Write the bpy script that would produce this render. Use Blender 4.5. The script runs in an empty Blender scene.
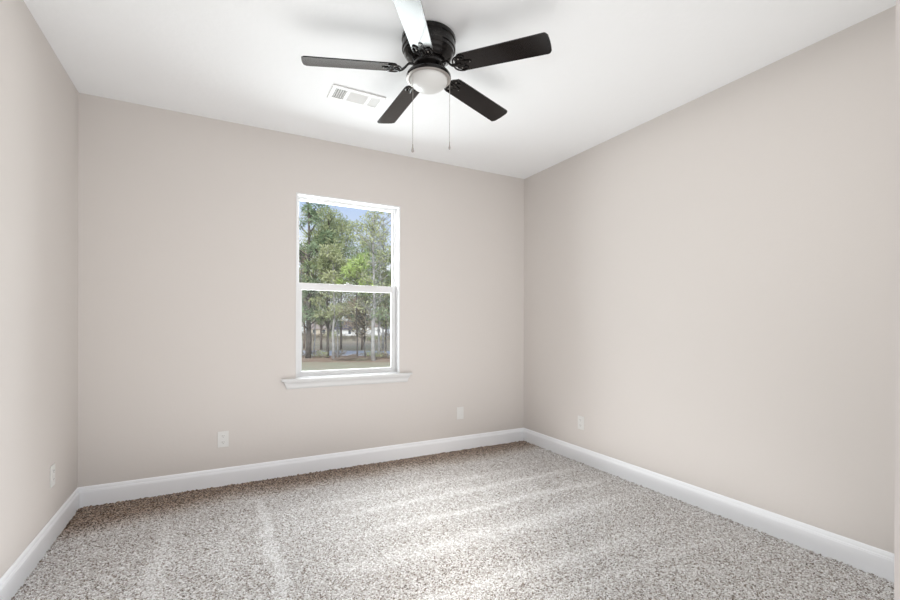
import bpy, math, random
import numpy as np
from mathutils import Vector, Matrix
random.seed(7)
rng = np.random.default_rng(11)
S = bpy.context.scene
COL = S.collection
PI = math.pi

# ------------------------------------------------------------------ camera
YAW = 0.48648
cd = bpy.data.cameras.new('camera')
cam = bpy.data.objects.new('camera', cd)
COL.objects.link(cam)
cam.matrix_world = (Matrix.Translation((0.8097, -3.7102, 1.2195)) @ Matrix.Rotation(-YAW, 4, 'Z')
                    @ Matrix.Rotation(PI / 2, 4, 'X') @ Matrix.Rotation(0.0028, 4, 'Z'))
cd.sensor_width = 36
cd.lens = 17.58
cd.shift_x = 0.001
cd.shift_y = 0.0265
cd.clip_start = 0.02
cd.clip_end = 600
S.camera = cam

# ------------------------------------------------------------------ exposure, sky, lights
S.view_settings.view_transform = 'Standard'
S.view_settings.look = 'None'
S.view_settings.gamma = 1
S.view_settings.exposure = 0.0

w = bpy.data.worlds.new('sky')
S.world = w
w.use_nodes = True
nt = w.node_tree
nt.nodes.clear()
def N(tree, kind, **kw):
    n = tree.nodes.new(kind)
    for k, v in kw.items():
        setattr(n, k, v)
    return n
tc = N(nt, 'ShaderNodeTexCoord')
mp = N(nt, 'ShaderNodeMapping')
mp.inputs['Scale'].default_value = (1, 1, 2.2)
nz = N(nt, 'ShaderNodeTexNoise')
nz.inputs['Scale'].default_value = 3.2
nz.inputs['Detail'].default_value = 6
cr = N(nt, 'ShaderNodeValToRGB')
cr.color_ramp.elements[0].position = 0.46
cr.color_ramp.elements[0].color = (0, 0, 0, 1)
cr.color_ramp.elements[1].position = 0.62
cr.color_ramp.elements[1].color = (1, 1, 1, 1)
sx = N(nt, 'ShaderNodeSeparateXYZ')
hz = N(nt, 'ShaderNodeValToRGB')
hz.color_ramp.elements[0].position = 0.08
hz.color_ramp.elements[0].color = (0.82, 0.84, 0.88, 1)
hz.color_ramp.elements[1].position = 0.34
hz.color_ramp.elements[1].color = (0.36, 0.52, 0.88, 1)
mx = N(nt, 'ShaderNodeMix', data_type='RGBA')
mx.inputs[7].default_value = (0.86, 0.87, 0.93, 1)
bg = N(nt, 'ShaderNodeBackground')
bg.inputs['Strength'].default_value = 1.1
wo = N(nt, 'ShaderNodeOutputWorld')
L = nt.links.new
L(tc.outputs['Generated'], mp.inputs['Vector'])
L(mp.outputs[0], nz.inputs['Vector'])
L(nz.outputs[0], cr.inputs[0])
L(tc.outputs['Generated'], sx.inputs[0])
L(sx.outputs[2], hz.inputs[0])
L(cr.outputs[0], mx.inputs[0])
L(hz.outputs[0], mx.inputs[6])
L(mx.outputs[2], bg.inputs[0])
L(bg.outputs[0], wo.inputs[0])

def light(name, kind, loc, aim, energy, color=(1, 1, 1), **kw):
    ld = bpy.data.lights.new(name, kind)
    ld.energy = energy
    ld.color = color
    for k, v in kw.items():
        setattr(ld, k, v)
    o = bpy.data.objects.new(name, ld)
    COL.objects.link(o)
    o.location = loc
    d = Vector(aim) - Vector(loc)
    o.rotation_euler = d.to_track_quat('-Z', 'Y').to_euler()
    return o
# hazy sun from behind the house, on the front of the trees
light('sun', 'SUN', (0, 0, 20), (6, 14, 10.5), 3.0, (1, .96, .9), angle=0.35)
# daylight entering at the window
light('window_daylight', 'AREA', (1.822, .50, 1.60), (1.80, -1.4, .55), 82, (.94, .975, 1), shape='RECTANGLE', size=1.3, size_y=1.5)
# unseen fill panels, added to brighten the ceiling, walls and carpet
light('fill_up', 'AREA', (1.83, -1.62, 0.06), (1.83, -1.621, 2.74), 23.5, (1, .995, .985), shape='RECTANGLE', size=3.4, size_y=2.2)
light('fill_front', 'AREA', (1.83, -3.40, 1.9), (1.83, 0, 1.7), 10.5, (1, .995, .985), shape='RECTANGLE', size=3.0, size_y=1.2, spread=1.9)
light('fill_down', 'AREA', (1.83, -2.2, 2.70), (1.83, -2.201, 0), 10, (1, .995, .985), shape='RECTANGLE', size=3.2, size_y=2.4)

# ------------------------------------------------------------------ materials
def mat(name, color, rough=.5, metal=0., spec=.5, ior=1.5, coat=0., noise=None, bump=None):
    m = bpy.data.materials.new(name)
    m.use_nodes = True
    t = m.node_tree
    b = t.nodes['Principled BSDF']
    b.inputs['Base Color'].default_value = (*color, 1)
    b.inputs['Roughness'].default_value = rough
    b.inputs['Metallic'].default_value = metal
    b.inputs['Specular IOR Level'].default_value = spec
    b.inputs['IOR'].default_value = ior
    b.inputs['Coat Weight'].default_value = coat
    if noise:                               # (scale, colour b, contrast lo, hi)
        c = N(t, 'ShaderNodeTexCoord')
        n = N(t, 'ShaderNodeTexNoise')
        n.inputs['Scale'].default_value = noise[0]
        n.inputs['Detail'].default_value = 4
        r = N(t, 'ShaderNodeValToRGB')
        r.color_ramp.elements[0].position = noise[2]
        r.color_ramp.elements[1].position = noise[3]
        r.color_ramp.elements[0].color = (*color, 1)
        r.color_ramp.elements[1].color = (*noise[1], 1)
        t.links.new(c.outputs['Object'], n.inputs['Vector'])
        t.links.new(n.outputs[0], r.inputs[0])
        t.links.new(r.outputs[0], b.inputs['Base Color'])
    if bump:                                # (scale, strength, distance)
        c = N(t, 'ShaderNodeTexCoord')
        n = N(t, 'ShaderNodeTexNoise')
        n.inputs['Scale'].default_value = bump[0]
        n.inputs['Detail'].default_value = 3
        u = N(t, 'ShaderNodeBump')
        u.inputs['Strength'].default_value = bump[1]
        u.inputs['Distance'].default_value = bump[2]
        t.links.new(c.outputs['Object'], n.inputs['Vector'])
        t.links.new(n.outputs[0], u.inputs['Height'])
        t.links.new(u.outputs[0], b.inputs['Normal'])
    return m

M = {}
M['wall'] = mat('wall_paint', (.66, .622, .594), .75, spec=.3, bump=(45, .12, .004))
M['ceiling'] = mat('ceiling_paint', (.88, .89, .90), .85, spec=.2, bump=(22, .25, .006))
M['trim'] = mat('trim_paint', (.92, .935, .965), .35, spec=.5, noise=(2, (.91, .925, .955), .3, .7))
M['shaded_trim'] = mat('shaded_trim_paint', (.70, .70, .70), .4, noise=(3, (.68, .68, .68), .3, .7))  # trim paint with the shade on sill and apron put into its colour
M['vinyl'] = mat('white_vinyl', (.74, .74, .745), .35, noise=(3, (.72, .72, .725), .3, .7))
M['plate'] = mat('outlet_plastic', (.74, .735, .72), .3, noise=(20, (.72, .715, .70), .3, .7))
M['slot'] = mat('outlet_slot', (.22, .20, .19), .5, noise=(50, (.18, .17, .16), .3, .7))
M['duct'] = mat('duct_grey', (.50, .50, .50), .7, noise=(20, (.46, .46, .46), .3, .7))
M['vent'] = mat('vent_enamel', (.80, .80, .79), .4, noise=(20, (.78, .78, .77), .3, .7))
M['black'] = mat('black_metal', (.004, .0035, .0035), .15, spec=.22, noise=(40, (.014, .012, .011), .3, .7))
M['blade'] = mat('blade_laminate', (.004, .003, .003), .14, ior=1.47, noise=(6, (.006, .004, .004), .3, .7))
M['rim'] = mat('brushed_rim', (.36, .33, .31), .35, metal=.3, noise=(30, (.32, .3, .28), .3, .7))
M['chain'] = mat('pull_chain_steel', (.42, .40, .38), .35, metal=.9, noise=(60, (.36, .34, .32), .3, .7))
M['opal'] = mat('opal_glass', (.64, .64, .63), .3, noise=(8, (.62, .62, .61), .3, .7))
M['brass'] = mat('screw_metal', (.3, .28, .26), .3, metal=.9, noise=(60, (.25, .24, .22), .3, .7))

# glass: a clear pane with its own reflection
g = bpy.data.materials.new('window_glass')
g.use_nodes = True
t = g.node_tree
t.nodes.clear()
tr = N(t, 'ShaderNodeBsdfTransparent')
tr.inputs[0].default_value = (.97, .985, .975, 1)
gl = N(t, 'ShaderNodeBsdfGlossy')
gl.inputs['Roughness'].default_value = 0.01
fr = N(t, 'ShaderNodeFresnel')
fr.inputs[0].default_value = 1.1
ms = N(t, 'ShaderNodeMixShader')
ou = N(t, 'ShaderNodeOutputMaterial')
t.links.new(fr.outputs[0], ms.inputs[0]); t.links.new(tr.outputs[0], ms.inputs[1])
t.links.new(gl.outputs[0], ms.inputs[2]); t.links.new(ms.outputs[0], ou.inputs[0])
M['glass'] = g
# insect screen: fine mesh, mostly open
g = bpy.data.materials.new('insect_screen_mesh')
g.use_nodes = True
t = g.node_tree
t.nodes.clear()
tr = N(t, 'ShaderNodeBsdfTransparent')
df = N(t, 'ShaderNodeBsdfDiffuse')
df.inputs[0].default_value = (.30, .30, .31, 1)
ck = N(t, 'ShaderNodeTexNoise')
ck.inputs['Scale'].default_value = 900
mr = N(t, 'ShaderNodeMapRange')
mr.inputs[3].default_value = .02
mr.inputs[4].default_value = .09
ms = N(t, 'ShaderNodeMixShader')
ou = N(t, 'ShaderNodeOutputMaterial')
t.links.new(ck.outputs[0], mr.inputs[0]); t.links.new(mr.outputs[0], ms.inputs[0])
t.links.new(tr.outputs[0], ms.inputs[1]); t.links.new(df.outputs[0], ms.inputs[2]); t.links.new(ms.outputs[0], ou.inputs[0])
M['screen'] = g

# carpet: twisted yarn tufts in taupe, cream and brown; vacuum passes lay the pile over
def carpet_material():
    m = bpy.data.materials.new('speckled_carpet')
    m.use_nodes = True
    t = m.node_tree
    b = t.nodes['Principled BSDF']
    b.inputs['Roughness'].default_value = .95
    b.inputs['Specular IOR Level'].default_value = .1
    b.inputs['Sheen Weight'].default_value = .25
    b.inputs['Sheen Roughness'].default_value = .5
    ge = N(t, 'ShaderNodeNewGeometry')
    vo = N(t, 'ShaderNodeTexVoronoi')
    vo.inputs['Scale'].default_value = 172
    sc = N(t, 'ShaderNodeSeparateColor')
    n2 = N(t, 'ShaderNodeTexNoise')
    n2.inputs['Scale'].default_value = 90
    n2.inputs['Detail'].default_value = 2
    a1 = N(t, 'ShaderNodeMath', operation='MULTIPLY_ADD')
    a1.inputs[1].default_value = .80
    a2 = N(t, 'ShaderNodeMath', operation='MULTIPLY_ADD')
    a2.inputs[1].default_value = .5
    a2.inputs[2].default_value = -.145
    r = N(t, 'ShaderNodeValToRGB')
    e = r.color_ramp.elements
    e[0].position = .10; e[0].color = (.055, .040, .029, 1)
    e[1].position = .92; e[1].color = (.95, .945, .945, 1)
    for pos, c in ((.20, (.22, .165, .125)), (.36, (.46, .43, .41)), (.62, (.66, .645, .635))):
        k = e.new(pos); k.color = (*c, 1)
    t.links.new(ge.outputs['Position'], vo.inputs['Vector'])
    t.links.new(ge.outputs['Position'], n2.inputs['Vector'])
    t.links.new(vo.outputs['Color'], sc.inputs[0])
    t.links.new(n2.outputs[0], a2.inputs[0])
    t.links.new(sc.outputs[0], a1.inputs[0])
    t.links.new(a2.outputs[0], a1.inputs[2])
    # vacuum tracks: soft straight bands where the pile lies towards the light
    sp = N(t, 'ShaderNodeSeparateXYZ')
    wv = N(t, 'ShaderNodeTexNoise')
    wv.inputs['Scale'].default_value = 2.2
    wv.inputs['Detail'].default_value = 3
    t.links.new(ge.outputs['Position'], sp.inputs[0])
    t.links.new(ge.outputs['Position'], wv.inputs['Vector'])
    def mth(op, a, bb, c=None):
        n = N(t, 'ShaderNodeMath', operation=op)
        for i, v in enumerate((a, bb, c)):
            if v is None: continue
            if isinstance(v, (int, float)): n.inputs[i].default_value = v
            else: t.links.new(v, n.inputs[i])
        return n.outputs[0]
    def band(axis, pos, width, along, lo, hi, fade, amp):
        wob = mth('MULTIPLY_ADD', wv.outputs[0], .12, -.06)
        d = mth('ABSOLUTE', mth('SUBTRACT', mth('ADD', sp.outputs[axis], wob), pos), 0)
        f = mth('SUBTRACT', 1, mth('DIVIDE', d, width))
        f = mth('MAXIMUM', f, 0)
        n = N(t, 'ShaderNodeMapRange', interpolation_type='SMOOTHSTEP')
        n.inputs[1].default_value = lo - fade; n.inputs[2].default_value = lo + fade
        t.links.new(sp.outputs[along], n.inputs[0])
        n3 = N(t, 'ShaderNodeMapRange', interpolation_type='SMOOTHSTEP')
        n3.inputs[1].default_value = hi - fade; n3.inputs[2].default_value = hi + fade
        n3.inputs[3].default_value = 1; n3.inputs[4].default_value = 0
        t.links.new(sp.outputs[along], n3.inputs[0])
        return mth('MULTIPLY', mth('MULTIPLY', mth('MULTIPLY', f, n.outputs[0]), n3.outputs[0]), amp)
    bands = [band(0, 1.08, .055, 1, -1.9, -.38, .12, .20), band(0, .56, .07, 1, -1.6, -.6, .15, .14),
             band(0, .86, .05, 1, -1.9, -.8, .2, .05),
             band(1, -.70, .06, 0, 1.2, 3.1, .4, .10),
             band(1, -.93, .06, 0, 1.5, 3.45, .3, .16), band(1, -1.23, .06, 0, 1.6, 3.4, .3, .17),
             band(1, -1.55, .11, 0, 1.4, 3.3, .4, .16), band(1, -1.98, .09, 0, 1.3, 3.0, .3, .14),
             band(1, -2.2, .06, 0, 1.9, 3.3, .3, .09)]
    # unvacuumed brown strip along the window wall, with the shade there painted in
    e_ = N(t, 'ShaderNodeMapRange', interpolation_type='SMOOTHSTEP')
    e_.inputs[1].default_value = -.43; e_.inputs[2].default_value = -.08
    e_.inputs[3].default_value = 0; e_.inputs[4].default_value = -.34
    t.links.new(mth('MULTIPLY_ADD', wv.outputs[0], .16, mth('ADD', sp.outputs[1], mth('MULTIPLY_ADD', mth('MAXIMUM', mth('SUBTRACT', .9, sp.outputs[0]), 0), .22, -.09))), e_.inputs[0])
    # wide oval: window glow painted into the colour, over pile laid flat by vacuuming
    f_ = N(t, 'ShaderNodeMapRange', interpolation_type='SMOOTHSTEP')
    f_.inputs[1].default_value = 1.35; f_.inputs[2].default_value = .3
    f_.inputs[3].default_value = 0; f_.inputs[4].default_value = .055
    dx_ = mth('MULTIPLY', mth('SUBTRACT', sp.outputs[0], 1.75), .85)
    dy_ = mth('MULTIPLY', mth('ADD', sp.outputs[1], .85), 1.35)
    t.links.new(mth('SQRT', mth('ADD', mth('MULTIPLY', dx_, dx_), mth('MULTIPLY', dy_, dy_)), 0), f_.inputs[0])
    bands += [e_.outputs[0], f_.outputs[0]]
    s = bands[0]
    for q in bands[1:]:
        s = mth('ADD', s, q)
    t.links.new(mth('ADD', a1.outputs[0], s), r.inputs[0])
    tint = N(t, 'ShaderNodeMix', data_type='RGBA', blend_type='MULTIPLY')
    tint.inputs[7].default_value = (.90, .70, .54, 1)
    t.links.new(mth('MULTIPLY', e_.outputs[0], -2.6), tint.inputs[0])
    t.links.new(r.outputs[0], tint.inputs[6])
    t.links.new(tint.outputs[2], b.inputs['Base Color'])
    u = N(t, 'ShaderNodeBump')
    u.inputs['Strength'].default_value = .7
    u.inputs['Distance'].default_value = .006
    t.links.new(vo.outputs['Distance'], u.inputs['Height'])
    u.invert = True
    t.links.new(u.outputs[0], b.inputs['Normal'])
    return m
M['carpet'] = carpet_material()

# outdoors
M['lawn'] = mat('winter_lawn', (.46, .39, .27), .95, spec=.1, noise=(1.2, (.42, .40, .27), .35, .65))
M['straw'] = mat('pine_straw', (.36, .24, .17), .95, spec=.1, noise=(1.6, (.44, .33, .24), .35, .65))
M['road'] = mat('pale_road', (.60, .60, .64), .9, spec=.1, noise=(.6, (.54, .54, .58), .35, .65))
M['field'] = mat('dry_field', (.46, .36, .27), .95, spec=.1, noise=(.25, (.38, .34, .22), .35, .65))
M['bark_dark'] = mat('dark_bark', (.11, .10, .09), .95, spec=.1, noise=(6, (.18, .16, .15), .35, .65))
M['bark_grey'] = mat('grey_bark', (.34, .33, .32), .95, spec=.1, noise=(5, (.50, .49, .48), .35, .65))
M['bark_brown'] = mat('brown_bark', (.22, .17, .14), .95, spec=.1, noise=(6, (.30, .25, .21), .35, .65))
M['needle'] = mat('pine_needles', (.26, .31, .15), .8, spec=.2, noise=(.9, (.46, .49, .29), .35, .65))
M['needle_blue'] = mat('blue_green_needles', (.22, .30, .18), .8, spec=.2, noise=(.9, (.36, .44, .28), .35, .65))
M['leaf_lime'] = mat('bright_green_leaves', (.42, .56, .18), .8, spec=.2, noise=(1.5, (.55, .66, .28), .35, .65))
M['leaf_olive'] = mat('olive_leaves', (.38, .42, .22), .8, spec=.2, noise=(1.5, (.54, .55, .34), .35, .65))
M['leaf_rust'] = mat('reddish_brown_leaves', (.48, .36, .30), .85, spec=.15, noise=(1.5, (.42, .42, .28), .35, .65))
M['brush'] = mat('grey_brown_brush', (.33, .27, .22), .9, spec=.1, noise=(1.2, (.24, .23, .15), .35, .65))
M['siding'] = mat('white_siding', (.85, .85, .86), .8, noise=(1, (.8, .8, .82), .35, .65))
M['tan'] = mat('tan_siding', (.66, .58, .48), .8, noise=(1, (.6, .53, .44), .35, .65))
M['roof'] = mat('dark_shingles', (.11, .11, .14), .9, noise=(2, (.15, .14, .17), .35, .65))
M['roof_brown'] = mat('brown_shingles', (.36, .30, .26), .9, noise=(2, (.4, .33, .29), .35, .65))
M['house_glass'] = mat('dark_house_window', (.08, .09, .11), .15, noise=(2, (.1, .11, .13), .35, .65))

# ------------------------------------------------------------------ mesh helpers
class MB:
    def __init__(s):
        s.v, s.f, s.sm = [], [], []
    def add(s, vs, fs, smooth=False):
        o = len(s.v)
        s.v += [tuple(q) for q in vs]
        s.f += [tuple(o + i for i in q) for q in fs]
        s.sm += [smooth] * len(fs)
    def box(s, a, b, rot=None, bev=0.):
        (x0, y0, z0), (x1, y1, z1) = a, b
        if bev > 0:
            s.bbox(a, b, bev, rot); return
        vs = [Vector(p) for p in ((x0, y0, z0), (x1, y0, z0), (x1, y1, z0), (x0, y1, z0), (x0, y0, z1), (x1, y0, z1), (x1, y1, z1), (x0, y1, z1))]
        if rot: vs = [rot @ q for q in vs]
        s.add(vs, [(0, 3, 2, 1), (4, 5, 6, 7), (0, 1, 5, 4), (1, 2, 6, 5), (2, 3, 7, 6), (3, 0, 4, 7)])
    def bbox(s, a, b, bev, rot=None):
        import bmesh
        bm = bmesh.new()
        bmesh.ops.create_cube(bm, size=1)
        c = [(a[i] + b[i]) / 2 for i in range(3)]
        d = [abs(b[i] - a[i]) for i in range(3)]
        for q in bm.verts:
            q.co = Vector([c[i] + q.co[i] * d[i] for i in range(3)])
        bmesh.ops.bevel(bm, geom=bm.edges[:], offset=bev, segments=2, affect='EDGES', profile=.6)
        bm.verts.index_update()
        vs = [rot @ q.co if rot else q.co.copy() for q in bm.verts]
        s.add(vs, [[q.index for q in f.verts] for f in bm.faces])
        bm.free()
    def lathe(s, prof, seg=48, center=(0, 0, 0), smooth=True, caps=True):
        vs, fs = [], []
        for r, z in prof:
            for k in range(seg):
                a = 2 * PI * k / seg
                vs.append((center[0] + r * math.cos(a), center[1] + r * math.sin(a), center[2] + z))
        for i in range(len(prof) - 1):
            for k in range(seg):
                k2 = (k + 1) % seg
                fs.append((i * seg + k, (i + 1) * seg + k, (i + 1) * seg + k2, i * seg + k2))
        if caps:
            fs.append(tuple(range(seg)))
            fs.append(tuple((len(prof) - 1) * seg + k for k in reversed(range(seg))))
        s.add(vs, fs, smooth)
    def tube(s, pts, rad, seg=8, flat=1.0):
        pts = [Vector(q) for q in pts]
        n = len(pts)
        if isinstance(rad, (int, float)): rad = [rad] * n
        vs, fs = [], []
        for i, q in enumerate(pts):
            d = (pts[min(i + 1, n - 1)] - pts[max(i - 1, 0)]).normalized()
            up = Vector((0, 0, 1)) if abs(d.z) < .95 else Vector((1, 0, 0))
            u = d.cross(up).normalized(); v = u.cross(d).normalized()
            for k in range(seg):
                a = 2 * PI * k / seg
                vs.append(q + u * math.cos(a) * rad[i] + v * math.sin(a) * rad[i] * flat)
        for i in range(n - 1):
            for k in range(seg):
                k2 = (k + 1) % seg
                fs.append((i * seg + k, (i + 1) * seg + k, (i + 1) * seg + k2, i * seg + k2))
        fs.append(tuple(range(seg)))
        fs.append(tuple((n - 1) * seg + k for k in reversed(range(seg))))
        s.add(vs, fs, True)
    def prism(s, poly, z0, z1, smooth=False):
        n = len(poly)
        vs = [(x, y, z0) for x, y in poly] + [(x, y, z1) for x, y in poly]
        fs = [tuple(reversed(range(n))), tuple(range(n, 2 * n))]
        fs += [(i, (i + 1) % n, n + (i + 1) % n, n + i) for i in range(n)]
        s.add(vs, fs, smooth)
    def move(s, mtx):
        s.v = [tuple(mtx @ Vector(q)) for q in s.v]
        return s
    def build(s, name, m, parent=None, fix=True):
        import bmesh
        me = bpy.data.meshes.new(name)
        me.from_pydata(s.v, [], s.f)
        me.polygons.foreach_set('use_smooth', s.sm)
        if fix and len(s.f) < 20000:
            bm = bmesh.new(); bm.from_mesh(me)
            bmesh.ops.recalc_face_normals(bm, faces=bm.faces)
            bm.to_mesh(me); bm.free()
        me.materials.append(m)
        me.update()
        o = bpy.data.objects.new(name, me)
        COL.objects.link(o)
        if parent: o.parent = parent
        if any(s.sm) and len(s.f) < 20000 and name not in ('trunk', 'branches'):
            try:
                me.set_sharp_from_angle(angle=math.radians(38))
            except Exception:
                pass
        return o
def tag(o, label=None, cat=None, group=None, kind=None):
    if label: o['label'] = label
    if cat: o['category'] = cat
    if group: o['group'] = group
    if kind: o['kind'] = kind
    return o
def thing(name, label, cat, loc=(0, 0, 0), rz=0., group=None):
    o = bpy.data.objects.new(name, None)
    o.empty_display_size = .1
    COL.objects.link(o)
    o.location = loc
    o.rotation_euler = (0, 0, rz)
    return tag(o, label, cat, group)
def copy_tree(o, parent=None):
    c = o.copy()
    COL.objects.link(c)
    if parent: c.parent = parent
    for ch in [q for q in bpy.data.objects if q.parent == o]:
        copy_tree(ch, c)
    return c
def struct(o):
    o['kind'] = 'structure'
    return o

# ------------------------------------------------------------------ room shell
WX, H, YF, TH = 3.66, 2.74, -3.50, .12
OX0, OX1, OZ0, OZ1 = 1.373, 2.271, .775, 2.277          # window opening
DX0, DX1, DZ = .66, 1.51, 2.06                            # doorway behind the camera

def carpet():
    x0, x1, y0, y1 = 0.008, WX - .008, -4.7, -.008
    nx, ny = 455, 585
    xs = np.linspace(x0, x1, nx); ys = np.linspace(y0, y1, ny)
    X, Y = np.meshgrid(xs, ys)
    jx = rng.uniform(-.0022, .0022, X.shape); jy = rng.uniform(-.0022, .0022, X.shape)
    jx[:, 0] = jx[:, -1] = 0; jy[0] = jy[-1] = 0
    Z = rng.uniform(-.003, .003, X.shape)
    edge = np.minimum(np.minimum(X - x0, x1 - X), y1 - Y)
    tuft = np.clip(rng.normal(0, .004, X.shape), -.003, .008)
    Z += np.where(edge < .02, tuft, 0)
    V = np.stack([X + jx, Y + jy, Z], -1).reshape(-1, 3)
    idx = np.arange(nx * ny).reshape(ny, nx)
    F = np.stack([idx[:-1, :-1], idx[:-1, 1:], idx[1:, 1:], idx[1:, :-1]], -1).reshape(-1, 4)
    me = bpy.data.meshes.new('floor')
    me.from_pydata(V.tolist(), [], F.tolist())
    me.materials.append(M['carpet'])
    o = bpy.data.objects.new('floor', me)
    COL.objects.link(o)
    return struct(o)
carpet()
b = MB(); b.box((-TH, -4.7, H), (WX + TH, TH, H + .1)); struct(b.build('ceiling', M['ceiling']))
b = MB(); b.box((-TH, -4.7, -.1), (0, TH, H)); struct(b.build('wall_left', M['wall']))
b = MB(); b.box((WX, -4.7, -.1), (WX + TH, TH, H)); struct(b.build('wall_right', M['wall']))
b = MB()
b.box((0, 0, -.1), (OX0, TH, H)); b.box((OX1, 0, -.1), (WX, TH, H))
b.box((OX0, 0, -.1), (OX1, TH, OZ0)); b.box((OX0, 0, OZ1), (OX1, TH, H))
struct(b.build('wall_back', M['wall']))
b = MB()
b.box((0, YF - TH, -.1), (DX0, YF, H)); b.box((DX1, YF - TH, -.1), (WX, YF, H)); b.box((DX0, YF - TH, DZ), (DX1, YF, H))
struct(b.build('wall_front', M['wall']))

# baseboards: moulded profile (distance from wall, height)
BP = [(0, -.01), (.014, -.01), (.014, .098), (.0125, .101), (.0125, .106), (.0095, .110), (.0085, .120), (.006, .129), (.003, .133), (0, .133)]
def baseboard(name, p0, p1, nrm, m0, m1):
    # m0/m1: mitre direction at each end (+1 shortens the run as the profile leaves the wall)
    p0, p1, nrm = Vector((*p0, 0)), Vector((*p1, 0)), Vector((*nrm, 0))
    d = (p1 - p0).normalized()
    vs = []
    for p, s in ((p0, m0), (p1, -m1)):
        for q, z in BP:
            vs.append(p + nrm * q + d * q * s + Vector((0, 0, z)))
    n = len(BP)
    fs = [(i, i + 1, n + i + 1, n + i) for i in range(n - 1)] + [tuple(range(n)), tuple(reversed(range(n, 2 * n)))]
    b = MB(); b.add(vs, fs)
    return struct(b.build(name, M['trim']))
baseboard('baseboard_back', (0, 0), (WX, 0), (0, -1), 1, 1)
baseboard('baseboard_left', (0, YF), (0, 0), (1, 0), 1, 1)
baseboard('baseboard_right', (WX, YF), (WX, 0), (-1, 0), 1, 1)
baseboard('baseboard_front', (DX1 + .07, YF), (WX, YF), (0, 1), 0, 1)

# ------------------------------------------------------------------ window
win = bpy.data.objects.new('window_1', None)
COL.objects.link(win)
win.location = ((OX0 + OX1) / 2, 0, OZ0)
struct(win)
win.location = (0, 0, 0)
def frame(b, x0, x1, z0, z1, wl, wr, wt, wb, y0, y1, bev=.002):
    b.box((x0, y0, z0), (x0 + wl, y1, z1), bev=bev)
    b.box((x1 - wr, y0, z0), (x1, y1, z1), bev=bev)
    b.box((x0 + wl, y0, z1 - wt), (x1 - wr, y1, z1), bev=bev)
    b.box((x0 + wl, y0, z0), (x1 - wr, y1, z0 + wb), bev=bev)
b = MB()                                                     # painted liner of the opening
lt = .013
frame(b, OX0, OX1, OZ0, OZ1, lt, lt, lt, .006, -.003, .075, .0015)
b.build('window_liner', M['vinyl'], win)
b = MB()                                                     # vinyl main frame with stops
fx0, fx1, fz0, fz1 = OX0 + .002, OX1 - .002, OZ0 + .002, OZ1 - .002
frame(b, fx0, fx1, fz0, fz1, .026, .026, .028, .026, .075, .118)
b.box((fx0 + .024, .112, fz0 + .02), (fx0 + .03, .119, fz1 - .02)); b.box((fx1 - .03, .112, fz0 + .02), (fx1 - .024, .119, fz1 - .02))
frame(b, fx0 + .0, fx1 - .0, fz0, fz1, .017, .017, .018, .016, .062, .076)
b.build('window_frame', M['vinyl'], win)
MR0, MR1 = 1.497, 1.557                                       # meeting rail
us = MB()
frame(us, OX0 + .024, OX1 - .024, MR0 + .004, OZ1 - .02, .016, .016, .016, .050, .092, .112)
uso = us.build('upper_sash', M['vinyl'], win)
b = MB(); b.box((OX0 + .036, .100, MR0 + .04), (OX1 - .036, .104, OZ1 - .03)); b.build('pane', M['glass'], uso)
ls = MB()
frame(ls, OX0 + .020, OX1 - .020, OZ0 + .012, MR1 - .001, .038, .038, .058, .036, .066, .090)
ls.box((OX0 + .20, .058, MR1 - .012), (OX1 - .20, .067, MR1 - .005))
lso = ls.build('lower_sash', M['vinyl'], win)
b = MB(); b.box((OX0 + .05, .076, OZ0 + .04), (OX1 - .05, .080, MR0 + .01)); b.build('pane', M['glass'], lso)
b = MB()
b.box((1.79, .055, MR1 - .002), (1.85, .088, MR1 + .004), bev=.001); b.tube([(1.82, .07, MR1), (1.82, .07, MR1 + .012), (1.80, .06, MR1 + .014)], .004)
b.build('sash_lock', M['vinyl'], lso)
b = MB()
frame(b, OX0 + .024, OX1 - .024, OZ0 + .012, MR1, .012, .012, .012, .012, .113, .119, .001)
sc = b.build('screen_frame', M['vinyl'], win)
b = MB(); b.box((OX0 + .034, .1155, OZ0 + .02), (OX1 - .034, .1165, MR1 - .01)); b.build('insect_screen', M['screen'], sc)
b = MB()                                                     # stool with horns, rounded nose
b.box((1.262, -.036, .757), (2.382, .0, .775), bev=.006); b.box((OX0 + .001, -.004, .757), (OX1 - .001, .066, .776))
struct(b.build('window_sill', M['shaded_trim'], win))
b = MB()                                                     # moulded apron with slanted returns
ap = [(0, .757, 0), (-.030, .757, 0), (-.030, .750, 0), (-.024, .742, .004), (-.018, .733, .009), (-.015, .722, .013), (-.015, .706, .018), (-.008, .694, .022), (0, .692, .023)]
vs = [(1.282 + s_, y, z) for y, z, s_ in ap] + [(2.362 - s_, y, z) for y, z, s_ in ap]
n = len(ap)
b.add(vs, [(i, i + 1, n + i + 1, n + i) for i in range(n - 1)] + [tuple(range(n)), tuple(reversed(range(n, 2 * n)))])
b.build('window_apron', M['shaded_trim'], win)

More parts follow.
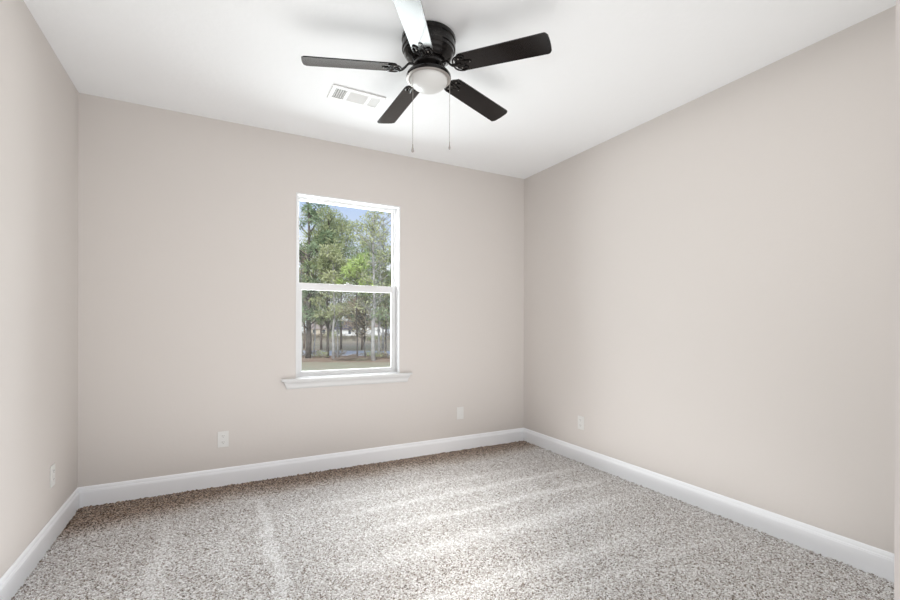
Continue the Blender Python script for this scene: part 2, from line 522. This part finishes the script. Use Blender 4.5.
# ------------------------------------------------------------------ outlets
def outlet(loc, rz, label, name='wall_outlet', group=None, decora=False):
    t = thing(name, label, 'outlet', loc, rz, group)
    b = MB(); b.box((-.0365, -.0055, -.059), (.0365, .0, .059), bev=.0025)
    p = b.build('cover_plate', M['plate'], t)
    if not decora:
        for z in (.0235, -.0235):
            b = MB()
            pts = [(.0165 * math.copysign(abs(math.cos(a)) ** .6, math.cos(a)), .0145 * math.copysign(abs(math.sin(a)) ** .8, math.sin(a))) for a in [2 * PI * k / 20 for k in range(20)]]
            b.prism(pts, 0, .003)
            b.move(Matrix.Translation((0, -.005, z)) @ Matrix.Rotation(PI / 2, 4, 'X'))
            r = b.build('socket', M['plate'], t)
            s = MB()
            s.box((-.0078, -.0086, z - .001), (-.0048, -.0078, z + .007)); s.box((.0048, -.0086, z - .0005), (.0075, -.0078, z + .0065))
            s.lathe([(.0024, 0), (.0024, .0008)], 10, (0, 0, 0))
            k = len(s.v) - 20
            s.v[k:] = [(x, -.0078 - zz, z - .0075 + y) for x, y, zz in s.v[k:]]
            s.build('socket_slots', M['slot'], r)
        b = MB(); b.lathe([(.003, 0), (.003, .0012), (.002, .0016)], 12); b.move(Matrix.Translation((0, -.0055, 0)) @ Matrix.Rotation(PI / 2, 4, 'X'))
        b.build('plate_screw', M['plate'], t)
    else:
        b = MB(); b.box((-.0165, -.0075, -.0335), (.0165, -.004, .0335), bev=.001)
        b.build('insert_panel', M['plate'], t)
        for z in (.048, -.048):
            b = MB(); b.lathe([(.003, 0), (.003, .0012), (.002, .0016)], 12); b.move(Matrix.Translation((0, -.0055, z)) @ Matrix.Rotation(PI / 2, 4, 'X'))
            b.build('plate_screw', M['plate'], t)
    return t
outlet((.855, 0, .349), 0, 'white duplex outlet low on the window wall, left of the window')
outlet((2.895, 0, .357), 0, 'white outlet low on the window wall near the right corner', decora=True)
outlet((WX, -.822, .349), -PI / 2, 'white duplex outlet low on the bare right wall')
outlet((0, -.508, .367), PI / 2, 'white duplex outlet seen edge-on low on the left wall')

# ------------------------------------------------------------------ ceiling vent
vt = thing('ceiling_vent', 'white rectangular air vent with louvres in the ceiling by the fan', 'vent', (1.636, -.811, H))
b = MB()
vl, vw = .176, .092
# face plate: rim and dividers around three openings
xs = [-.150, -.078, -.058, .066, .086, .150]
b.box((-vl, -vw, -.009), (vl, -.062, -.0005), bev=.003); b.box((-vl, .062, -.009), (vl, vw, -.0005), bev=.003)
b.box((-vl, -.062, -.009), (xs[0], .062, -.0005), bev=.002); b.box((xs[5], -.062, -.009), (vl, .062, -.0005), bev=.002)
b.box((xs[1], -.062, -.009), (xs[2], .062, -.0005)); b.box((xs[3], -.062, -.009), (xs[4], .062, -.0005))
b.build('face_plate', M['vent'], vt)
b = MB(); b.box((-.155, -.066, -.0012), (.155, .066, -.0004)); b.build('duct_backing', M['duct'], vt)
b = MB()
for k in range(5):
    x = xs[0] + .008 + k * .0145
    b.box((-.0055, -.062, -.0006), (.0055, .062, .0006), Matrix.Translation((x, 0, -.005)) @ Matrix.Rotation(-.6, 4, 'Y'))
b.build('louvre_slats', M['vent'], vt)
b = MB()
for k in range(9):
    y = -.056 + k * .014
    b.box((xs[2], -.0055, -.0006), (xs[3], .0055, .0006), Matrix.Translation((0, y, -.005)) @ Matrix.Rotation(-.38, 4, 'X'))
b.build('louvre_slats', M['vent'], vt)
b = MB()
for k in range(5):
    x = xs[4] + .006 + k * .013
    b.box((-.0065, -.062, -.0006), (.0065, .062, .0006), Matrix.Translation((x, 0, -.005)) @ Matrix.Rotation(.6, 4, 'Y'))
b.build('louvre_slats', M['vent'], vt)
for x in (-.165, .165):
    b = MB(); b.lathe([(.0035, -.0105), (.004, -.009), (.004, -.0085)], 12, (x, 0, 0)); b.build('vent_screw', M['vent'], vt)

# ------------------------------------------------------------------ ceiling fan
FZ = 2.563
fan = thing('ceiling_fan', 'black five-blade ceiling fan with a white bowl light and two pull chains', 'ceiling fan', (1.804, -1.590, H))
def fz(z): return z - H
b = MB()
b.lathe([(.138, fz(2.7395)), (.143, fz(2.733)), (.143, fz(2.715)), (.139, fz(2.711)), (.139, fz(2.693)), (.143, fz(2.689)), (.142, fz(2.672)),
         (.136, fz(2.668)), (.134, fz(2.655)), (.128, fz(2.650)), (.124, fz(2.638)), (.112, fz(2.628)), (.100, fz(2.622)), (.092, fz(2.612))], 64)
b.build('motor_housing', M['black'], fan)
b = MB()
b.lathe([(.080, fz(2.614)), (.084, fz(2.606)), (.084, fz(2.585)), (.078, fz(2.580)), (.070, fz(2.572)), (.060, fz(2.568)), (.056, fz(2.556)), (.060, fz(2.548))], 48)
b.build('hub', M['black'], fan)
b = MB()
b.lathe([(.050, fz(2.556)), (.070, fz(2.555)), (.098, fz(2.551)), (.113, fz(2.544)), (.1185, fz(2.535)), (.1185, fz(2.522)), (.1165, fz(2.519))], 64, caps=True)
lf = b.build('light_fitter', M['black'], fan)
b = MB()
b.lathe([(.1165, fz(2.5205)), (.1175, fz(2.5175)), (.108, fz(2.5145)), (.1015, fz(2.5155)), (.1015, fz(2.520))], 64, caps=False)
tag(b.build('fitter_rim', M['rim'], lf), 'grey metal rim')
b = MB()
prof = [(.100, fz(2.521)), (.1005, fz(2.515))]
for k in range(1, 11):
    a = k / 10 * PI / 2
    prof.append((.1005 * math.cos(a) ** .9 if k < 10 else .002, fz(2.515) - .052 * math.sin(a)))
b.lathe(prof, 64)
b.build('light_bowl', M['opal'], fan)
PH, PIT = -.922, -.21
def blade_mesh(R=.647, r0=.170, wt=.126, wr=.112, th=.0055):
    out = []
    out.append((r0, -wr / 2 + .02)); out.append((r0 + .012, -wr / 2 + .004)); out.append((r0 + .03, -wr / 2))
    out.append((R - .022, -wt / 2))
    for k in range(1, 4):                                    # rounded corner, bowed tip
        a = k / 4 * PI / 2
        out.append((R - .022 + .014 * math.sin(a), -wt / 2 + .014 * (1 - math.cos(a))))
    for k in range(7):
        y = -wt / 2 + .016 + (wt - .032) * k / 6
        out.append((R - .006 + .006 * (1 - (y / (wt / 2)) ** 2), y))
    for k in range(3, 0, -1):
        a = k / 4 * PI / 2
        out.append((R - .022 + .014 * math.sin(a), wt / 2 - .014 * (1 - math.cos(a))))
    out.append((R - .022, wt / 2)); out.append((r0 + .03, wr / 2)); out.append((r0 + .012, wr / 2 - .004)); out.append((r0, wr / 2 - .02))
    b = MB(); b.prism(out, -th / 2, th / 2)
    return b
for k in range(5):
    a = PH + k * 2 * PI / 5
    # blade frame: local x outward, pitched about its own axis, slightly drooping
    B = (Matrix.Translation((0, 0, fz(FZ) + .010)) @ Matrix.Rotation(a, 4, 'Z') @ Matrix.Rotation(.045, 4, 'Y') @ Matrix.Rotation(PIT, 4, 'X'))
    bl = blade_mesh().move(B).build('blade', M['blade'], fan)
    iron = MB()
    Rz = Matrix.Translation((0, 0, 0)) @ Matrix.Rotation(a, 4, 'Z')
    root = B @ Vector((.185, 0, -.0075))
    hubp = Rz @ Vector((.072, 0, fz(2.594)))
    q1 = Rz @ Vector((.105, 0, fz(2.592))); q2 = Rz @ Vector((.128, 0, fz(2.568))); q3 = B @ Vector((.150, 0, -.012))
    def bez(P, n=6):
        res = []
        for i in range(len(P) - 1):
            p0 = P[max(i - 1, 0)]; p1 = P[i]; p2 = P[i + 1]; p3 = P[min(i + 2, len(P) - 1)]
            for j in range(n):
                u = j / n
                res.append(.5 * ((2 * p1) + (p2 - p0) * u + (2 * p0 - 5 * p1 + 4 * p2 - p3) * u * u + (3 * p1 - p0 - 3 * p2 + p3) * u ** 3))
        res.append(P[-1])
        return res
    iron.tube(bez([hubp, q1, q2, q3, root]), .0075, 8, .8)
    for sgn in (-1, 1):                                      # lyre-shaped arms scrolling out over the blade root
        P = [B @ Vector(q) for q in ((.148, 0, -.011), (.150, sgn * .022, -.009), (.163, sgn * .040, -.007), (.190, sgn * .049, -.006), (.212, sgn * .040, -.006), (.206, sgn * .026, -.006), (.194, sgn * .030, -.006))]
        iron.tube(bez(P), .0048, 8, .7)
        P = [B @ Vector(q) for q in ((.150, sgn * .004, -.010), (.172, sgn * .014, -.007), (.205, sgn * .010, -.006), (.236, 0, -.006))]
        iron.tube(bez(P), .0046, 8, .7)
    plate = MB()
    plate.prism([(.160, -.030), (.178, -.040), (.196, -.034), (.205, -.014), (.240, -.010), (.247, 0), (.240, .010), (.205, .014), (.196, .034), (.178, .040), (.160, .030)], -.0062, -.0030)
    plate.move(B)
    iron.add(plate.v, plate.f)
    io = iron.build('blade_bracket', M['black'], fan)
    for (sxx, syy) in ((.184, -.030), (.184, .030), (.236, 0)):
        s = MB(); s.lathe([(.0035, -.0062), (.0045, -.0072), (.0030, -.0088)], 10, (sxx, syy, 0)); s.move(B); s.build('bracket_screw', M['brass'], io)
# pull chains hang from the fitter
Rr = Matrix.Rotation(-YAW, 4, 'Z')
for side, fwd, ztop, zend, r in ((-.077, -.084, 2.522, 2.107, .0075), (.112, -.032, 2.522, 2.142, .0055)):
    p = Rr @ Vector((side, fwd, 0))
    b = MB()
    b.tube([(p.x, p.y, fz(ztop)), (p.x, p.y, fz(zend) + .03)], .0011, 6)
    n = 78
    for k in range(n):
        z = fz(ztop) - k * (ztop - zend - .03) / n
        b.lathe([(.0005, z + .0019), (.0019, z), (.0005, z - .0019)], 6, (p.x, p.y, 0))
    c = b.build('pull_chain', M['chain'], fan)
    b = MB()
    z = fz(zend)
    b.lathe([(.0015, z + .034), (.003, z + .031), (.0028, z + .022), (r * .75, z + .010), (r, z), (r * .8, z - .006), (.001, z - .0085)], 20, (p.x, p.y, 0))
    tag(b.build('chain_fob', M['rim'], c), 'dark teardrop fob')

# ------------------------------------------------------------------ outdoors: ground bands beyond the window wall
GZ = -.40
G = Matrix.Translation((.81, -3.71, 0)) @ Matrix.Rotation(-YAW, 4, 'Z')   # street direction: local x along the road, local y away from the house
def ground(name, m, y0, y1, z0, z1, x0=-120, x1=150, n=1):
    b = MB()
    b.add([G @ Vector(q) for q in ((x0, y0, z0), (x1, y0, z0), (x1, y1, z1), (x0, y1, z1))], [(0, 1, 2, 3)])
    b.add([G @ Vector(q) for q in ((x0, y0, z0 - .3), (x1, y0, z0 - .3), (x1, y1, z1 - .3), (x0, y1, z1 - .3))], [(3, 2, 1, 0)])
    return struct(b.build(name, m))
ground('lawn', M['lawn'], 5.4, 18.4, GZ, GZ, -30, 40)
ground('pine_straw_ground', M['straw'], 18.4, 22.2, GZ, GZ)
ground('road', M['road'], 22.2, 26.2, GZ, GZ)
ground('field', M['field'], 26.2, 45, GZ, GZ - .3)
ground('far_field', M['field'], 45, 240, GZ - .3, -4.2, -200, 250)

# ------------------------------------------------------------------ trees
def leaves(centers, radii, count, size, asp, up=0.0, seed=0):
    """many small tilted leaf/needle blades scattered in clumps; returns an MB-like vertex/face list"""
    r = np.random.default_rng(seed)
    C = np.repeat(np.array(centers), count, 0)
    Rr_ = np.repeat(np.array(radii), count, 0)
    n = len(C)
    d = r.normal(size=(n, 3)); d /= np.linalg.norm(d, axis=1)[:, None]
    rad = r.uniform(.15, 1, n) ** .5
    P = C + d * Rr_ * rad[:, None]
    ax = r.normal(size=(n, 3)) + d * 1.2 + np.array([0, 0, up]); ax /= np.linalg.norm(ax, axis=1)[:, None]
    s = np.cross(ax, r.normal(size=(n, 3))); s /= np.linalg.norm(s, axis=1)[:, None]
    ln = size * r.uniform(.6, 1.3, n)[:, None]; wd = ln * asp
    V = np.stack([P - s * wd * .5, P + ax * ln * .5 - s * wd * .35, P + ax * ln, P + ax * ln * .5 + s * wd * .5], 1).reshape(-1, 3)
    F = np.arange(n * 4).reshape(-1, 4)
    return V.tolist(), F.tolist()

def tree(name, label, x, y, h, r, bark, leafm, clumps, group='trees beyond the window', lean=(0, 0), size=.2, asp=.22, count=150, twigs=0, gz=GZ, seed=1, merge=False):
    """clumps: list of (dx, dy, z, radius) in metres from the trunk foot"""
    rr = random.Random(seed)
    t = thing(name, label, 'tree', (x, y, gz), 0, group)
    b = MB()
    pts, rad = [], []
    for i in range(9):
        u = i / 8
        pts.append((lean[0] * u * u + rr.uniform(-.04, .04) * (i > 0), lean[1] * u * u + rr.uniform(-.04, .04) * (i > 0), -.15 + u * (h + .15)))
        rad.append(r * (1.15 if i == 0 else 1) * (1 - .8 * u) + .008)
    b.tube(pts, rad, 10)
    if not merge:
        b.build('trunk', bark, t)
        b = MB()
    def trunk_at(z):
        u = max(0, min(1, z / h))
        return Vector((lean[0] * u * u, lean[1] * u * u, z))
    for (dx, dy, z, q) in clumps:
        z0 = max(.4, min(h * .97, z - .5 * math.hypot(dx, dy) - .2))
        a = trunk_at(z0); e = Vector((dx, dy, z))
        m_ = a.lerp(e, .5) + Vector((rr.uniform(-.1, .1), rr.uniform(-.1, .1), -.08))
        b.tube([a, m_, e], [r * .28 + .006, r * .18 + .005, .006], 6)
        for _ in range(3):
            e2 = e + Vector([rr.uniform(-q, q) for _ in range(3)])
            b.tube([m_.lerp(e, .5), e2], [.010, .004], 5)
    for _ in range(twigs):
        z = rr.uniform(h * .25, h * .95); a = trunk_at(z); ang = rr.uniform(0, 2 * PI); ln = rr.uniform(.4, 1.5) * (1.15 - z / h)
        e = a + Vector((math.cos(ang) * ln, math.sin(ang) * ln, ln * rr.uniform(.2, .9)))
        m_ = a.lerp(e, .5) + Vector((rr.uniform(-.1, .1), rr.uniform(-.1, .1), 0))
        b.tube([a, m_, e], [.018, .012, .004], 5)
        for _ in range(3):
            e2 = m_ + Vector((rr.uniform(-.5, .5), rr.uniform(-.5, .5), rr.uniform(.1, .6)))
            b.tube([m_, e2], [.009, .003], 4)
    if merge: b.build('trunk', bark, t)
    elif b.v: b.build('branches', bark, t)
    if leafm and clumps:
        V, F = leaves([(c[0], c[1], c[2]) for c in clumps], [(c[3], c[3], c[3] * .7) for c in clumps], count, size, asp, .4, seed)
        b = MB(); b.v, b.f, b.sm = V, F, [False] * len(F)
        b.build('foliage', leafm, t, fix=False)
    return t
def crown(n, z0, z1, rmax, q0, q1, seed, taper=.5):
    rr = random.Random(seed * 31 + 5); out = []
    for _ in range(n):
        z = rr.uniform(z0, z1); u = (z - z0) / max(z1 - z0, .01)
        R_ = rmax * (1 - taper * u) * rr.uniform(.1, 1); a = rr.uniform(0, 2 * PI)
        out.append((R_ * math.cos(a), R_ * math.sin(a), z, rr.uniform(q0, q1)))
    return out
def spot(u, depth):
    """ground point: u = sideways offset over depth from the room's door, depth metres out towards the street"""
    p = G @ Vector((u * depth, depth, 0))
    return p.x, p.y
def px(u): return (u - 449.05) / 439.55
T = [
 # name, label, column, depth, height, radius, bark, leaves, clumps, kwargs
 ('pine_tree', 'tall pine with the thick dark trunk at the left edge of the window view', 308.3, 20.5, 7.9, .12, 'bark_dark', 'needle_blue', crown(22, 4.6, 7.8, 1.3, .18, .32, 1) + crown(12, 1.7, 4.6, 1.0, .3, .5, 21), dict(seed=1, merge=True)),
 ('young_tree', 'thin grey sapling right beside the thick dark pine trunk', 314.5, 21.3, 4.2, .03, 'bark_grey', 'leaf_rust', crown(9, 1.9, 4.2, .6, .25, .4, 2), dict(seed=2, count=70, merge=True)),
 ('pine_tree', 'slender dark-trunked pine left of centre in the window view', 328, 20.8, 6.9, .055, 'bark_dark', 'needle', crown(34, 1.9, 6.8, 1.35, .3, .5, 3), dict(seed=3)),
 ('hardwood_tree', 'pale grey trunk standing just right of the slender dark pine', 333.5, 20.0, 5.2, .06, 'bark_grey', 'leaf_olive', crown(17, 2.0, 5.2, 1.1, .3, .5, 4), dict(seed=4, asp=.5, size=.12, count=170)),
 ('young_tree', 'thin grey sapling between the pale grey trunk and the brush pile', 337.4, 20.9, 4.4, .035, 'bark_grey', 'leaf_olive', crown(12, 1.9, 4.4, .8, .25, .45, 5), dict(seed=5, asp=.5, size=.12, count=130)),
 ('young_tree', 'small dark-stemmed tree standing right of the brush pile', 365, 20.4, 3.0, .026, 'bark_dark', 'leaf_rust', [(c[0] - .4, c[1] + .2, c[2], c[3]) for c in crown(26, 1.2, 2.7, 1.0, .18, .3, 6)], dict(seed=6, asp=.5, size=.12, count=60, twigs=18)),
 ('pine_tree', 'short bright green pine filling the middle of the window', 357, 19.6, 4.9, .03, 'bark_dark', 'leaf_lime', crown(14, 3.0, 4.7, .85, .25, .42, 7, .3), dict(seed=7, count=110)),
 ('hardwood_tree', 'tall whitish-grey trunk in the right part of the window view', 373.5, 19.2, 6.4, .08, 'bark_grey', 'leaf_olive', crown(22, 2.4, 6.5, 1.4, .25, .5, 8), dict(seed=8, asp=.5, size=.12, count=80, twigs=26)),
 ('hardwood_tree', 'grey trunk just right of the tall whitish trunk', 379.5, 20.6, 6.2, .045, 'bark_grey', 'leaf_olive', crown(14, 1.8, 6.0, 1.1, .25, .45, 9), dict(seed=9, asp=.5, size=.12, count=100, twigs=16)),
 ('young_tree', 'thin dark stem near the right edge of the window view', 385.5, 21, 4.6, .03, 'bark_dark', 'leaf_olive', crown(12, 1.5, 4.4, .8, .25, .4, 10), dict(seed=10, asp=.5, size=.12, count=110, twigs=8)),
 ('hardwood_tree', 'dark trunk against the right side of the window frame', 392, 20, 5.6, .06, 'bark_brown', 'needle_blue', crown(16, 1.9, 5.4, 1.2, .3, .5, 11), dict(seed=11, count=110, twigs=14)),
 ('young_tree', 'grey sapling left of the thick dark pine with rusty leaves', 301.5, 22, 5.6, .04, 'bark_grey', 'leaf_rust', crown(15, 2.0, 5.4, .9, .25, .45, 12), dict(seed=12, asp=.5, size=.12, count=85, twigs=14)),
 ('pine_tree', 'dense green pine behind the slender dark pine', 321, 27, 8.6, .06, 'bark_brown', 'needle', crown(50, 1.5, 8.3, 1.6, .4, .65, 13), dict(seed=13)),
 ('pine_tree', 'broad green pine rising highest in the middle of the window view', 341, 28, 8.2, .06, 'bark_brown', 'needle', crown(56, 2.2, 8.6, 2.1, .4, .7, 14), dict(seed=14, count=170)),
 ('pine_tree', 'dark green pine behind the bright green short pine', 362, 27.5, 7.0, .06, 'bark_brown', 'needle_blue', crown(44, 1.6, 6.7, 1.8, .4, .65, 15), dict(seed=15)),
 ('hardwood_tree', 'loose leafy tree at the right with sky showing through', 383, 28, 8.6, .06, 'bark_grey', 'leaf_olive', crown(64, 1.4, 9.0, 2.5, .3, .5, 16, .25), dict(seed=16, asp=.5, size=.14, count=70, twigs=24)),
 ('hardwood_tree', 'rusty-leaved tree behind the thick dark pine', 304, 29, 6.9, .06, 'bark_brown', 'leaf_rust', crown(34, 1.3, 6.5, 1.6, .35, .6, 17), dict(seed=17, asp=.5, size=.14, count=110, twigs=20)),
]
for nm, lab, u, dep, h, r, bk, lf_, cl, kw in T:
    x, y = spot(px(u), dep)
    tree(nm, lab, x, y, h, r, M[bk], M[lf_], cl, **kw)
# far trees closing the view beyond the field
far = [(282, 62, 11, 'needle_blue', 'dark evergreen far across the field, farthest left'), (300, 84, 11, 'leaf_olive', 'olive leafy tree far across the field behind the thick dark trunk'),
       (322, 132, 11, 'leaf_olive', 'olive tree standing behind the tan house'), (357, 134, 11, 'needle_blue', 'dark evergreen standing behind the white houses'),
       (393, 70, 11, 'needle', 'green tree far across the field, behind the right edge of the window'), (408, 88, 12, 'needle_blue', 'dark evergreen far across the field, farthest right')]
for i, (u, dep, h, lm, lab) in enumerate(far):
    x, y = spot(px(u), dep)
    tree('distant_tree', lab, x, y, h, .2, M['bark_brown'], M[lm],
         crown(22, 2.4, h * .95, 3.0, 1.0, 1.6, 40 + i), group='distant trees across the field', size=.5, asp=.45, count=110, gz=GZ - .3 - 3.6 * max(0, dep - 45) / 195, seed=60 + i)

# low scrub along the trunks, dry weeds along the road, a heap of cut branches
def shrub(name, label, u, dep, w_, h_, m, group, seed, stems=26, count=60):
    x, y = spot(px(u), dep)
    rr = random.Random(seed)
    t = thing(name, label, 'shrub', (x, y, GZ), -YAW, group)
    b = MB()
    tips = []
    for _ in range(stems):
        a = Vector((rr.uniform(-w_, w_) * .6, rr.uniform(-.3, .3), -.05))
        e = a + Vector((rr.uniform(-.25, .25), rr.uniform(-.2, .2), h_ * rr.uniform(.5, 1)))
        b.tube([a, a.lerp(e, .5) + Vector((rr.uniform(-.05, .05), 0, 0)), e], [.010, .007, .003], 4)
        tips.append(tuple(e * .85))
    b.build('stems', M['bark_brown'], t)
    V, F = leaves(tips, [(w_ * .22, .2, h_ * .25)] * len(tips), count // 2, .09, .5, .3, seed)
    b = MB(); b.v, b.f, b.sm = V, F, [False] * len(F)
    b.build('foliage', m, t, fix=False)
sh = [(303, 20.9, 'brush'), (318, 21.0, 'brush'), (322.5, 20.7, 'leaf_olive'), (341, 21.2, 'brush'), (369, 20.9, 'leaf_olive'), (376, 20.3, 'leaf_olive'), (382, 20.8, 'brush'), (389, 20.6, 'leaf_rust')]
for i, (u, dep, mm) in enumerate(sh):
    shrub('roadside_shrub', 'low scrubby bush among the tree trunks beside the pale road', u, dep, .42, .36, M[mm], 'scrub bushes among the trunks', 80 + i, stems=16, count=18)
for i in range(9):
    shrub('field_shrub', 'brownish bush along the far side of the field', 292 + i * 14, 40 + (i % 3) * 1.6, 1.3, .62 + .35 * (i % 2), M['brush' if i % 3 else 'leaf_olive'], 'bushes along the far side of the field', 120 + i, stems=34, count=60)
x, y = spot(px(355), 19.3)
t = thing('branch_pile', 'low heap of fallen branches on the pine straw', 'branch pile', (x, y, GZ), -YAW)
rr = random.Random(5)
b = MB()
for _ in range(46):
    cx_ = rr.uniform(-.75, .75); ln = rr.uniform(.3, .8); a = rr.uniform(-.5, .5)
    z = rr.uniform(.0, .22) * (1 - abs(cx_) / .9)
    p0 = Vector((cx_ - ln / 2, rr.uniform(-.4, .4), z)); p1 = p0 + Vector((ln * math.cos(a), ln * math.sin(a), rr.uniform(-.02, .16)))
    b.tube([p0, p0.lerp(p1, .5) + Vector((0, 0, .03)), p1], [.016, .013, .005], 5)
b.build('sticks', M['bark_brown'], t)
b = MB(); V, F = leaves([(rr.uniform(-.6, .6), rr.uniform(-.3, .3), .05) for _ in range(20)], [(.2, .2, .06)] * 20, 25, .08, .4, 0, 9)
b.v, b.f, b.sm = V, F, [False] * len(F); b.build('dead_leaves', M['leaf_rust'], t, fix=False)

# houses far across the field
def house(label, u, dep, wd, dp, hw, hr, mw, mr_, gz, roofside=0):
    x, y = spot(px(u), dep)
    t = thing('house', label, 'house', (x, y, gz), -YAW, None)
    b = MB(); b.box((-wd / 2, 0, -.3), (wd / 2, dp, hw)); 
    b.add([(-wd / 2, 0, hw), (-wd / 2, dp, hw), (-wd / 2, dp / 2, hw + hr * .93), (wd / 2, 0, hw), (wd / 2, dp, hw), (wd / 2, dp / 2, hw + hr * .93)], [(0, 1, 2), (3, 5, 4), (0, 2, 5, 3), (1, 4, 5, 2)])
    b.build('walls', mw, t)
    b = MB()
    o = .4
    for s_ in (0, 1):
        y0 = -o if s_ == 0 else dp + o; ye = dp / 2
        z0 = hw - o * hr / (dp / 2)
        vs = [(-wd / 2 - o, y0, z0), (wd / 2 + o, y0, z0), (wd / 2 + o, ye, hw + hr), (-wd / 2 - o, ye, hw + hr)]
        vs += [(q[0], q[1], q[2] + .15) for q in vs]
        b.add(vs, [(0, 1, 2, 3), (4, 5, 6, 7), (0, 1, 5, 4), (1, 2, 6, 5), (2, 3, 7, 6), (3, 0, 4, 7)])
    b.build('roof', mr_, t)
    for k in range(2):
        xx = -wd / 2 + wd * (k + .5) / 2
        f = MB(); f.box((xx - .4, -.05, 1.0), (xx + .4, .0, 2.0)); fo = f.build('window', M['siding'], t)
        g_ = MB(); g_.box((xx - .33, -.07, 1.07), (xx + .33, -.045, 1.93)); g_.build('pane', M['house_glass'], fo)
house('low white house with a dark roof across the field', 344, 106, 5.5, 7, 2.3, 1.7, M['siding'], M['roof'], -2.35)
house('white house at the right, mostly hidden by branches', 372, 106, 6.5, 7, 2.6, 2.0, M['siding'], M['roof_brown'], -1.9)
house('tan house with a brown roof glimpsed at the left of the view', 319, 106, 4.6, 7, 2.2, 1.8, M['tan'], M['roof_brown'], -2.2)
